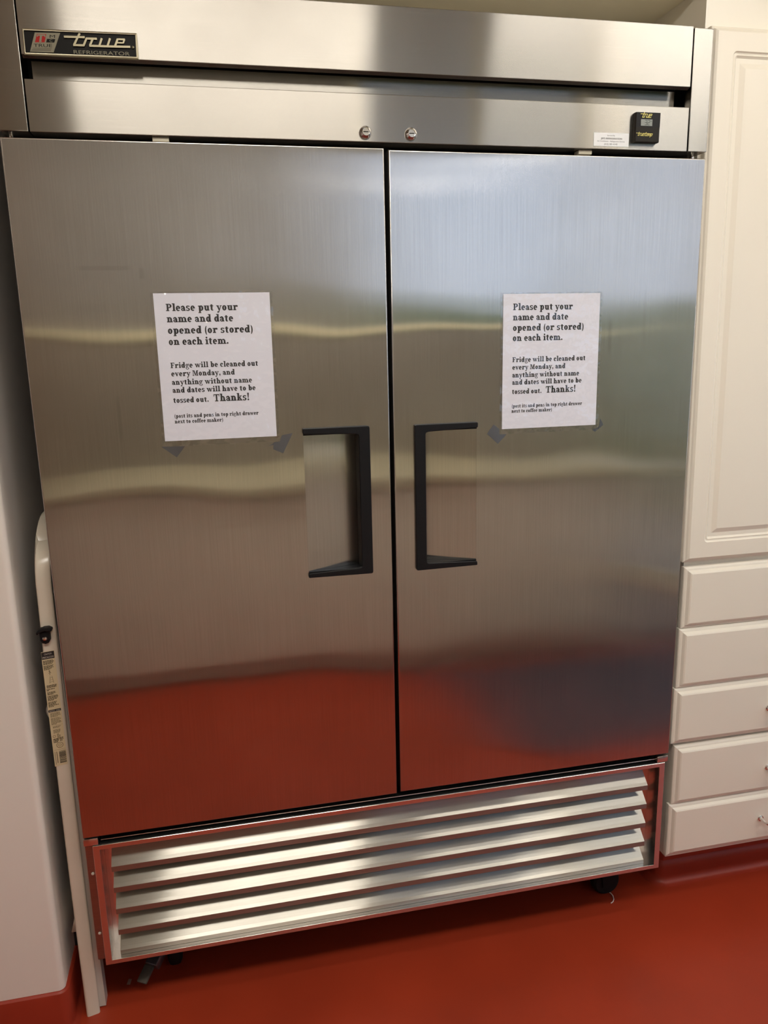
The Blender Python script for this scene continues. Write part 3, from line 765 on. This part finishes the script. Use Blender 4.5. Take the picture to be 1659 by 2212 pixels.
# temperature display
mb = MB()
tp = [(1.2030, 1.9294), (1.2568, 1.9294), (1.2562, 1.8735), (1.2025, 1.8735)]
mb.prism(tp, -0.0125, -0.0005, 0.0015)
td = mb.build('temperature_display', M['therm_grey'], FR); td['label'] = 'black temperature display'
MB().poly([(1.2036, 1.9290), (1.2564, 1.9290), (1.2561, 1.9016), (1.2033, 1.9016)], -0.01275).build('display_face', M['therm_face'], td)
MB().poly([(1.2134, 1.9160), (1.2388, 1.9160), (1.2388, 1.9038), (1.2136, 1.9038)], -0.0129).build('lcd_screen', M['lcd'], td)
mb = MB(); yy = -0.0131; w = .0011
def seg7(mb, x, z, wd, ht, segs):
    s = .12 * ht / 2
    pts = dict(a=((0, 1), (1, 1)), b=((1, 1), (1, .5)), c=((1, .5), (1, 0)), d=((0, 0), (1, 0)), e=((0, .5), (0, 0)), f=((0, 1), (0, .5)), g=((0, .5), (1, .5)))
    for k in segs:
        (ax, az), (bx, bz) = pts[k]
        mb.stroke([(x + ax * wd + s * az, z + az * ht), (x + bx * wd + s * bz, z + bz * ht)], w, yy, .3)
seg7(mb, 1.2222, 1.9056, .0042, .0086, 'abgcd'); seg7(mb, 1.2282, 1.9056, .0042, .0086, 'abged')
mb.stroke([(1.2350, 1.9135), (1.2366, 1.9135), (1.2366, 1.9118), (1.2350, 1.9118), (1.2350, 1.9135)], .0006, yy, .3)
mb.build('lcd_digits', M['lcd_ink'], td)
yy = -0.0131
def script(mb, word, x, z, k, w, lead):
    """slanted joined script: word of t r u e m p"""
    sl = 0.45
    def S(pts): mb.stroke([(x + (px + sl * pz) * k, z + pz * k) for px, pz in pts], w, yy, .35)
    mb.stroke([(x - lead * k + .42 * k, z + .98 * k), (x + 1.35 * k, z + .98 * k)], w * .9, yy, .2)
    for ch in word:
        if ch == 't': S([(.35, 1.45), (.35, 0), (.95, 0)]); S([(.0, .95), (.85, .95)]); a = .95
        elif ch == 'r': S([(0, 0), (0, .95), (.6, .95)]); a = .6
        elif ch == 'u': S([(.1, .95), (.1, 0), (.7, 0), (.7, .95)]); S([(.7, 0), (1.0, 0)]); a = .9
        elif ch == 'e': S([(.1, .5), (.75, .5), (.75, .95), (.1, .95), (.1, 0), (.85, 0)]); a = .9
        elif ch == 'm': S([(.05, 0), (.05, .9), (.5, .9), (.5, 0)]); S([(.5, .9), (.95, .9), (.95, 0)]); a = 1.1
        elif ch == 'p': S([(.1, -.55), (.1, .9), (.7, .9), (.7, 0), (.1, 0)]); a = .85
        x += a * k
mb = MB(); script(mb, 'true', 1.2140, 1.9196, .0064, .0013, .7)
mb.build('display_logo', M['yellow'], td)
mb = MB(); script(mb, 'truetemp', 1.2062, 1.8852, .0046, .0009, .9)
mb.build('display_script', M['yellow'], td)

# service sticker
st = MB().prism([(1.1174, 1.8912), (1.1946, 1.8912), (1.1946, 1.8660), (1.1174, 1.8660)], -0.0008, -0.0002).build('service_sticker', M['white_sticker'], FR)
st['label'] = 'white service sticker'
mb = MB(); yy = -0.0010
sans(mb, 'Serviced By', 1.1467, 1.8852, 1.1637, 1.8853, .0024, yy)
sans(mb, "JIM'S REFRIGERATION", 1.1329, 1.8790, 1.1794, 1.8791, .0034, yy)
sans(mb, "JIM'S REFRIGERATION", 1.1331, 1.8790, 1.1796, 1.8791, .0034, yy)
sans(mb, 'Air Conditioner - Refrigeration Service', 1.1251, 1.8743, 1.1856, 1.8744, .0026, yy)
sans(mb, '(415) 381-4140', 1.1407, 1.8685, 1.1697, 1.8686, .0034, yy)
mb.build('sticker_print', M['grey_ink'], st, recalc=False)

# ------------------------------------------------------------------ taped notices
def notice(label, x0, z1, tapes, rot=0.0):
    t = thing('paper_notice', label, 'notice', (x0 + .108, -0.0006, z1 - .1397), 'laminated notices on the doors')
    MB().box(x0, x0 + .2162, -0.0014, -0.0010, z1 - .2775, z1).build('paper', M['paper'], t, smooth=False)
    mb = MB()
    for s, dx, dz, w, xh in NOTICE: serif_line(mb, s, x0 + dx, z1 - dz, w, xh, -0.00155)
    mb.build('printed_text', M['ink'], t, smooth=False)
    # clear laminate: a thin wrinkled sheet a little larger than the paper
    bm = bmesh.new(); nx, nz = 24, 30; grid = []
    for j in range(nz + 1):
        for i in range(nx + 1):
            u, v = i / nx, j / nz
            x = x0 - .0055 + u * .2275; z = z1 - .2885 + v * .2915
            e = min(u, 1 - u, v, 1 - v)
            y = -0.0024 - 0.0009 * math.sin(u * 5 + v * 9) * math.sin(v * 7 - u * 4) * min(1, e * 8)
            if e < 0.02: y = -0.0016 - 0.0004 * (1 + math.sin(v * 23 + u * 17))
            grid.append(bm.verts.new((x, y, z)))
    for j in range(nz):
        for i in range(nx):
            k = j * (nx + 1) + i
            bm.faces.new((grid[k], grid[k + 1], grid[k + nx + 2], grid[k + nx + 1]))
    bm.verts.index_update()
    mb = MB(); mb.from_bm(bm)
    o = mb.build('clear_sleeve', M['sleeve'], t, recalc=False); o['label'] = 'clear glossy plastic sleeve'
    for tp in tapes:
        o = MB().prism(tp, -0.0008, -0.0004).build('tape_strip', M['tape'], t, smooth=False)
        o['label'] = 'translucent grey tape'
    return t
notice('white laminated paper notice taped on the left refrigerator door', 0.2353, 1.5865,
       [[(.2275, 1.2985), (.2550, 1.2763), (.2720, 1.2975)], [(.4340, 1.2890), (.4400, 1.2905), (.4450, 1.2960), (.4430, 1.2830), (.4625, 1.2735), (.4835, 1.3135), (.4620, 1.3100), (.4560, 1.2975), (.4480, 1.2975)]])
notice('white laminated paper notice taped on the right refrigerator door', 0.9278, 1.5788,
       [[(.9097, 1.3118), (.8949, 1.2929), (.9195, 1.2703), (.9390, 1.2902), (.9225, 1.2900), (.9222, 1.3020)], [(1.1555, 1.3140), (1.1631, 1.3006), (1.1438, 1.2859), (1.1370, 1.2899), (1.1520, 1.2915)]])

# ------------------------------------------------------------------ step ladder between wall and refrigerator
LD = thing('step_ladder', 'folded almond metal step ladder standing in the gap left of the refrigerator', 'step ladder', (-0.033, 0.10, 0.0))
def rail_sec(cx, cy, w, d, yaw=0.0):
    c, s = math.cos(yaw), math.sin(yaw)
    pts = []
    r = 0.005
    for sx, sy, a0 in ((1, 1, 0), (-1, 1, 90), (-1, -1, 180), (1, -1, 270)):
        for k in range(4):
            a = math.radians(a0 + k * 30)
            pts.append((sx * (w / 2 - r) + r * math.cos(a), sy * (d / 2 - r) + r * math.sin(a)))
    return [(cx + x * c - y * s, cy + x * s + y * c) for x, y in pts]
# front rail: channel rising from the floor, bowed slightly, bending back over the top
mb = MB(); secs = []
W_ = 0.0290
def railx(z):
    return -0.0325 - 0.0030 * math.sin(min(1.0, z / 1.12) * PI) + (0.0055 if z > 1.05 else 0.0055 * z / 1.05)
zs = [0.0, 0.05, 0.2, 0.4, 0.6, 0.8, 0.95, 1.03]
for z in zs:
    secs.append([(x, y, z + (0.0 if z else (0.0)) ) for x, y in rail_sec(railx(z), 0.055, W_, 0.034, math.radians(14))])
# bend: quarter arc backwards
R = 0.095
for i in range(1, 11):
    a = PI / 2 * i / 10
    zc, yc = 1.045, 0.055 + R
    cz, cy = zc + R * math.sin(a), yc - R * math.cos(a)
    sec = []
    tilt = math.radians(14) * (1 - i / 10)
    for x, y in rail_sec(0, 0, W_, 0.034, tilt):
        sec.append((railx(1.1) + 0.0008 * i + x, cy + y * math.cos(a), cz + y * math.sin(a)))
    secs.append(sec)
secs.append([(x, y + 0.14, z) for x, y, z in secs[-1]])
for i in range(1, 11):
    a = PI / 2 * i / 10
    yc = secs and 0.055 + R + 0.14
    cz, cy = 1.045 + R * math.cos(a), yc + R * math.sin(a)
    sec = []
    for x, y in rail_sec(0, 0, W_, 0.034, 0):
        sec.append((railx(1.1) + .008 + x, cy + y * math.sin(PI / 2 - a), cz + -y * -math.cos(PI / 2 - a) * -1 if False else cz - y * math.sin(a) * -1 * -1))
    secs.append(sec) if False else None
n = len(secs[0]); vs = [p for s in secs for p in s]; fs = []
for k in range(len(secs) - 1):
    for i in range(n): fs.append((k * n + i, k * n + (i + 1) % n, (k + 1) * n + (i + 1) % n, (k + 1) * n + i))
fs.append(tuple(range(n))); fs.append(tuple((len(secs) - 1) * n + i for i in range(n)))
mb.add(vs, fs)
fr = mb.build('front_rail', M['almond'], LD, big=True)
# handle bar end dropping to the back rail
MB().box(-0.046, -0.018, 0.330, 0.362, 0.0, 1.150, 0.005).build('back_rail', M['almond'], LD)
# rear leg section beside the front rail (narrow flange seen at its right)
mb = MB()
vs = []
for z, xa, xb in ((0.004, -0.0190, -0.0035), (0.58, -0.0190, -0.0105), (1.0, -0.0190, -0.0135)):
    vs += [(xa, 0.0560, z), (xb, 0.0560, z), (xb, 0.0850, z), (xa, 0.0850, z)]
fs = [(0, 1, 2, 3), (8, 9, 10, 11)]
for k in range(2):
    for i in range(4): fs.append((k * 4 + i, k * 4 + (i + 1) % 4, k * 4 + 4 + (i + 1) % 4, k * 4 + 4 + i))
mb.add(vs, fs)
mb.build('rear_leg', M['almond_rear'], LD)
# step edge poking out behind the rail, with dark tread below
mb = MB()
vs = [(-0.0625, 0.075, 0.196), (-0.0400, 0.070, 0.200), (-0.0400, 0.070, 0.245), (-0.0500, 0.075, 0.242), (-0.0625, 0.300, 0.196), (-0.0400, 0.300, 0.200), (-0.0400, 0.300, 0.245), (-0.0500, 0.300, 0.242)]
mb.add(vs, [(0, 1, 2, 3), (4, 5, 6, 7), (0, 1, 5, 4), (1, 2, 6, 5), (2, 3, 7, 6), (3, 0, 4, 7)])
mb.build('step', M['almond'], LD)
MB().box(-0.0600, -0.0380, 0.080, 0.300, 0.155, 0.1955, 0.002).build('step_tread', M['rubber'], LD)
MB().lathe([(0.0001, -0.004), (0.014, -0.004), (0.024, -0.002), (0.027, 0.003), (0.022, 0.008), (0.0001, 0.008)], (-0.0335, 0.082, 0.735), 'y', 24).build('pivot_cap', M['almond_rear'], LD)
# black clip with a rivet
xc, zc, yf = -0.0318, 0.923, 0.0325
mb = MB()
mb.prism([(xc - .0100, zc + .008), (xc - .0095, zc - .009), (xc - .0060, zc - .0145), (xc, zc - .0165), (xc + .0060, zc - .0145), (xc + .0095, zc - .009), (xc + .0098, zc + .010)], yf - .004, yf + .006, .0012)
arc = [(-.0150, .0065), (-.0148, .0100), (-.0090, .0165), (0, .0195), (.0090, .0190), (.0148, .0155), (.0150, .0120), (.0110, .0105), (0, .0125), (-.0090, .0095), (-.0120, .0060)]
mb.prism([(xc + a, zc + c) for a, c in arc], yf - .010, yf + .006, .0015)
mb.build('latch_clip', M['black_plastic'], LD)
MB().lathe([(0.0048, 0.002), (0.0044, -0.0015), (0.0028, -0.0034), (0.0001, -0.0040)], (xc - .0002, yf - .004, zc - .0045), 'y', 18).build('rivet', M['chrome'], LD)
# warning label on the rail
def yl(x): return 0.0376 + (x + 0.0325) * math.tan(math.radians(14)) - 0.0010
mb = MB()
def lp(pts, dy=0.0):
    c = sum(pts[i][0] * pts[(i + 1) % len(pts)][1] - pts[(i + 1) % len(pts)][0] * pts[i][1] for i in range(len(pts)))
    if c < 0: pts = pts[::-1]
    mb.add([(x, yl(x) - dy, z) for x, z in pts], [tuple(range(len(pts)))])
def lbar(x0, x1, z0, z1, dy): lp([(x0, z0), (x1, z0), (x1, z1), (x0, z1)], dy)
X0, X1 = -0.0440, -0.0196
lbar(X0, X1, 0.632, 0.8880, 0.0)
lab_tan = mb; mb = MB()
ldb = lab_tan.build('warning_label', M['label_tan'], fr, recalc=False); ldb['label'] = 'tan warning label with black headings'
mb = MB(); lbar(X0 + .0004, X1 - .0008, 0.8715, 0.8870, .0002); lbar(X0 + .0004, X1 - .0006, 0.7548, 0.7600, .0002)
mb.cur = 1
def ltext(s, x0, x1, z, cap, dy):
    tmp = MB(); sans(tmp, s, x0, z, x1, z, cap, 0)
    mb.add([(x, yl(x) - dy, zz) for x, _, zz in tmp.v], tmp.f)
ltext('CAUTION', X0 + .0055, X1 - .0055, 0.8806, .0040, .0004)
ltext('PRECAUCION', X0 + .0020, X1 - .0022, 0.8736, .0040, .0004)
ltext('NOTICE - AVISO', X0 + .0022, X1 - .0022, 0.7558, .0028, .0004)
mb.cur = 2
rnd = random.Random(3)
def block(z1, z0, n, x0, x1, rag, m):
    mb.cur = m
    for i in range(n):
        z = z1 - (z1 - z0) * (i + .5) / n; h = (z1 - z0) / n * .34
        e = x1 - (rag * rnd.random() if i < n - 1 else rag * 1.6)
        x = x0
        while x < e - .0008:
            w = min(e - x, .0018 + .003 * rnd.random()); lbar(x, x + w, z - h, z + h, .0003); x += w + .0006
block(.8690, .8595, 4, X0 + .0016, X1 - .0030, .002, 2)
block(.8580, .8480, 5, X0 + .0016, X1 - .0012, .006, 2)
block(.8150, .8085, 3, X0 + .0030, X1 - .0020, .001, 2)
block(.8070, .8020, 2, X0 + .0020, X1 - .0040, .008, 2)
block(.8000, .7930, 3, X0 + .0025, X1 - .0060, .003, 2)
block(.7915, .7800, 5, X0 + .0020, X1 - .0020, .005, 2)
block(.7780, .7660, 5, X0 + .0020, X1 - .0030, .006, 2)
block(.7530, .7430, 4, X0 + .0030, X1 - .0015, .004, 3)
block(.7415, .7260, 6, X0 + .0030, X1 - .0015, .006, 3)
lbar(X0 + .0020, X1 - .0008, .7240, .7244, .0003)
block(.7225, .7180, 2, X0 + .0050, X1 - .0040, .002, 3)
block(.7150, .7065, 4, X0 + .0050, X1 - .0050, .002, 3)
# small round seals
mb.cur = 3
def ringseal(cx, cz, r, w):
    N = 18
    for i in range(N):
        a, b = 2 * PI * i / N, 2 * PI * (i + 1) / N
        lp([(cx + r * math.cos(a), cz + r * math.sin(a)), (cx + r * math.cos(b), cz + r * math.sin(b)), (cx + (r - w) * math.cos(b), cz + (r - w) * math.sin(b)), (cx + (r - w) * math.cos(a), cz + (r - w) * math.sin(a))], .0003)
ringseal(-.0385, .7000, .0030, .0010); ringseal(-.0300, .6785, .0066, .0012); ringseal(-.0300, .6785, .0030, .0010)
block(.7050, .6890, 5, X0 + .0110, X1 - .0060, .003, 3)
block(.6950, .6850, 3, X0 + .0030, X1 - .0110, .001, 2); block(.6960, .6870, 3, X0 + .0150, X1 - .0020, .001, 2)
lbar(X0 + .0020, X1 - .0008, .6685, .6689, .0003)
# climbing figure pictogram: stick figure over a small ladder
def lst(pts, w):
    for (ax, az), (bx, bz) in zip(pts[:-1], pts[1:]):
        dx, dz = bx - ax, bz - az; L = math.hypot(dx, dz); nx, nz = -dz / L * w / 2, dx / L * w / 2
        lp([(ax - nx, az - nz), (bx - nx, bz - nz), (bx + nx, bz + nz), (ax + nx, az + nz)], .0003)
for s in (-1, 1): lst([(-.0310 + s * .0016, .8340), (-.0310 + s * .0038, .8180)], .0006)
for k in range(3): lst([(-.0310 - .002 - k * .0006, .8300 - k * .0045), (-.0310 + .002 + k * .0006, .8300 - k * .0045)], .0005)
lst([(-.0330, .8360), (-.0322, .8430), (-.0300, .8405)], .0008); lst([(-.0322, .8430), (-.0345, .8400)], .0007)
ringseal(-.0328, .8450, .0013, .0013)
# barcode
mb.cur = 0
z = .6650
while z > .6372:
    h = rnd.choice((.0005, .0008, .0014)); lbar(X0 + .0105, X1 - .0012, z - h, z, .0003); z -= h + rnd.choice((.0004, .0007, .0010))
mb.cur = 2
lbar(X0 + .0060, X0 + .0072, .6390, .6650, .0003); lbar(X0 + .0028, X0 + .0035, .6360, .6655, .0003)
mb.build('label_print', [M['label_black'], M['label_white'], M['label_ink'], M['label_soft']], ldb, recalc=False)

# ------------------------------------------------------------------ right hand cabinets
def rrect(x0, x1, z0, z1, r, y, nseg=5):
    pts = []
    for cx, cz, a0 in ((x1 - r, z1 - r, 0), (x0 + r, z1 - r, 90), (x0 + r, z0 + r, 180), (x1 - r, z0 + r, 270)):
        for k in range(nseg + 1):
            a = math.radians(a0 + 90 * k / nseg); pts.append((cx + r * math.cos(a), y, cz + r * math.sin(a)))
    return pts
def loft(rings, mb):
    n = len(rings[0]); vs = [p for r in rings for p in r]; fs = []
    for k in range(len(rings) - 1):
        for i in range(n): fs.append((k * n + i, k * n + (i + 1) % n, (k + 1) * n + (i + 1) % n, (k + 1) * n + i))
    fs.append(tuple(range(n))); fs.append(tuple((len(rings) - 1) * n + i for i in range(n)))
    mb.add(vs, fs)
UC = thing('upper_cabinet', 'tall cream upper cabinet with a raised panel door, right of the refrigerator', 'cabinet', (1.9, 0.40, 0.955))
MB().box(1.3830, 2.45, 0.0452, 0.855, 0.9555, RZ - .002).build('carcass', M['cream'], UC, smooth=False)
def panel_door(x0, x1, z0, z1, lean):
    mb = MB(); e = 0.0008
    prof = [(0, .0448, e), (0, .0335, e), (.0015, .0310, e), (.0050, .0290, e), (.0075, .0255, e), (.0115, .0222, e), (.0120, .0220, e),
            (.0480, .0220, .010), (.0490, .0232, .009), (.0505, .0250, .008), (.0530, .0256, .006), (.0555, .0248, .005), (.0570, .0262, .004), (.0600, .0285, .003), (.0690, .0285, .0008),
            (.0700, .0282, e), (.0800, .0236, e), (.0810, .0234, e)]
    loft([rrect(x0 + i, x1 - i, z0 + i, z1 - i, r, y) for i, y, r in prof], mb)
    mb.v = [(x - (z - z0) * lean, y, z) for x, y, z in mb.v]
    return mb.build('cabinet_door', M['cream'], UC, smooth=False)
panel_door(1.4000, 1.708, 0.9575, 2.1115, 0.0100)
panel_door(1.7115, 2.020, 0.9575, 2.1115, 0.0)
LC = thing('drawer_cabinet', 'cream drawer cabinet with five stacked drawers beside the refrigerator', 'cabinet', (1.9, 0.40, 0.0))
mb = MB()
mb.box(1.4125, 2.45, 0.0452, 0.80, 0.1490, 0.9540)
mb.build('carcass', M['cream'], LC, smooth=False)
DR = [(1.4065, .7890, .9450, False), (1.4035, .6325, .7885, False), (1.4000, .4815, .6320, True), (1.4110, .3105, .4745, True), (1.4060, .1620, .3095, True)]
pullx = {2: (1.6650, .5530), 3: (1.6790, .3840), 4: (1.6715, .2360)}
for i, (x0, z0, z1, kn) in enumerate(DR):
    mb = MB(); x1 = x0 + 0.632; e = 0.0008
    prof = [(0, .0448, e), (0, .0345, e), (.0012, .0322, e), (.0045, .0304, e), (.0080, .0296, e), (.0100, .0270, e), (.0125, .0240, e), (.0155, .0223, e), (.0165, .0220, e)]
    loft([rrect(x0 + a, x1 - a, z0 + a, z1 - a, r, y, 2) for a, y, r in prof], mb)
    d = mb.build('drawer', M['cream'], LC, smooth=False)
    px, pz = pullx.get(i, (1.668, (z0 + z1) / 2))
    pts = [(px, .0215, pz), (px, .0, pz), (px + .002, -.006, pz), (px + .008, -.010, pz), (px + .088, -.010, pz), (px + .094, -.006, pz), (px + .096, .0, pz), (px + .096, .0215, pz)]
    if i >= 2:
        hp = MB().tube(pts, 0.0042, 12)
        for q in (px, px + .096): hp.lathe([(0.0085, .0218), (0.0080, .0195), (0.0050, .0180), (0.0042, .0150)], (q, 0, pz), 'y', 16)
        hp.build('drawer_pull', M['chrome'], d)
    else:
        hp = MB().tube([(x + .012, y, z) for x, y, z in pts], 0.0042, 12)
        hp.build('drawer_pull', M['chrome'], d)
# red kick board with cove under the drawers
mb = MB()
p = [(0, 0), (0, .148), (.004, .148), (.006, .062), (.012, .056), (.016, .046), (.017, .030)] + [(.017 + .02 * (1 - math.cos(a)), .02 * (1 - math.sin(a))) for a in [i * PI / 2 / 5 for i in range(6)]]
n = len(p); vs = []; fs = []
KP = [((1.4600, .80), (-1, 0)), ((1.4600, .150), (-1, -.0)), ((1.4640, .146), (-.7, -.7)), ((1.4680, .142), (0, -1)), ((RX1, .142), (0, -1))]
for (px, py), (dx, dy) in KP:
    for o, z in p: vs.append((px + dx * o, py + dy * o, z))
for k in range(len(KP) - 1):
    for i in range(n - 1): fs.append((k * n + i, k * n + i + 1, (k + 1) * n + i + 1, (k + 1) * n + i))
mb.add(vs, fs)
struct(mb.build('baseboard_right', M['base'], big=True))

# ------------------------------------------------------------------ litter on the floor
tag(MB().tube([(1.3010, .1270, .0015), (1.3036, .1180, .0016), (1.3040, .1090, .0016), (1.3000, .0970, .0016), (1.2935, .0890, .0016), (1.2850, .0845, .0015)], .0013, 8).build('thread', M['thread']),
    'short curved white thread on the red floor near the right caster', 'thread')
mb = MB()
vs = [(.0365, .1105, .0008), (.0447, .1072, .0020), (.0475, .1221, .0030), (.0396, .1269, .0012)]
mb.add(vs + [(x, y, z + .0006) for x, y, z in vs], [(0, 1, 2, 3), (4, 5, 6, 7), (0, 1, 5, 4), (1, 2, 6, 5), (2, 3, 7, 6), (3, 0, 4, 7)])
tag(mb.build('paper_scrap', M['scrap']), 'tiny pale scrap on the red floor in front of the left caster', 'scrap')
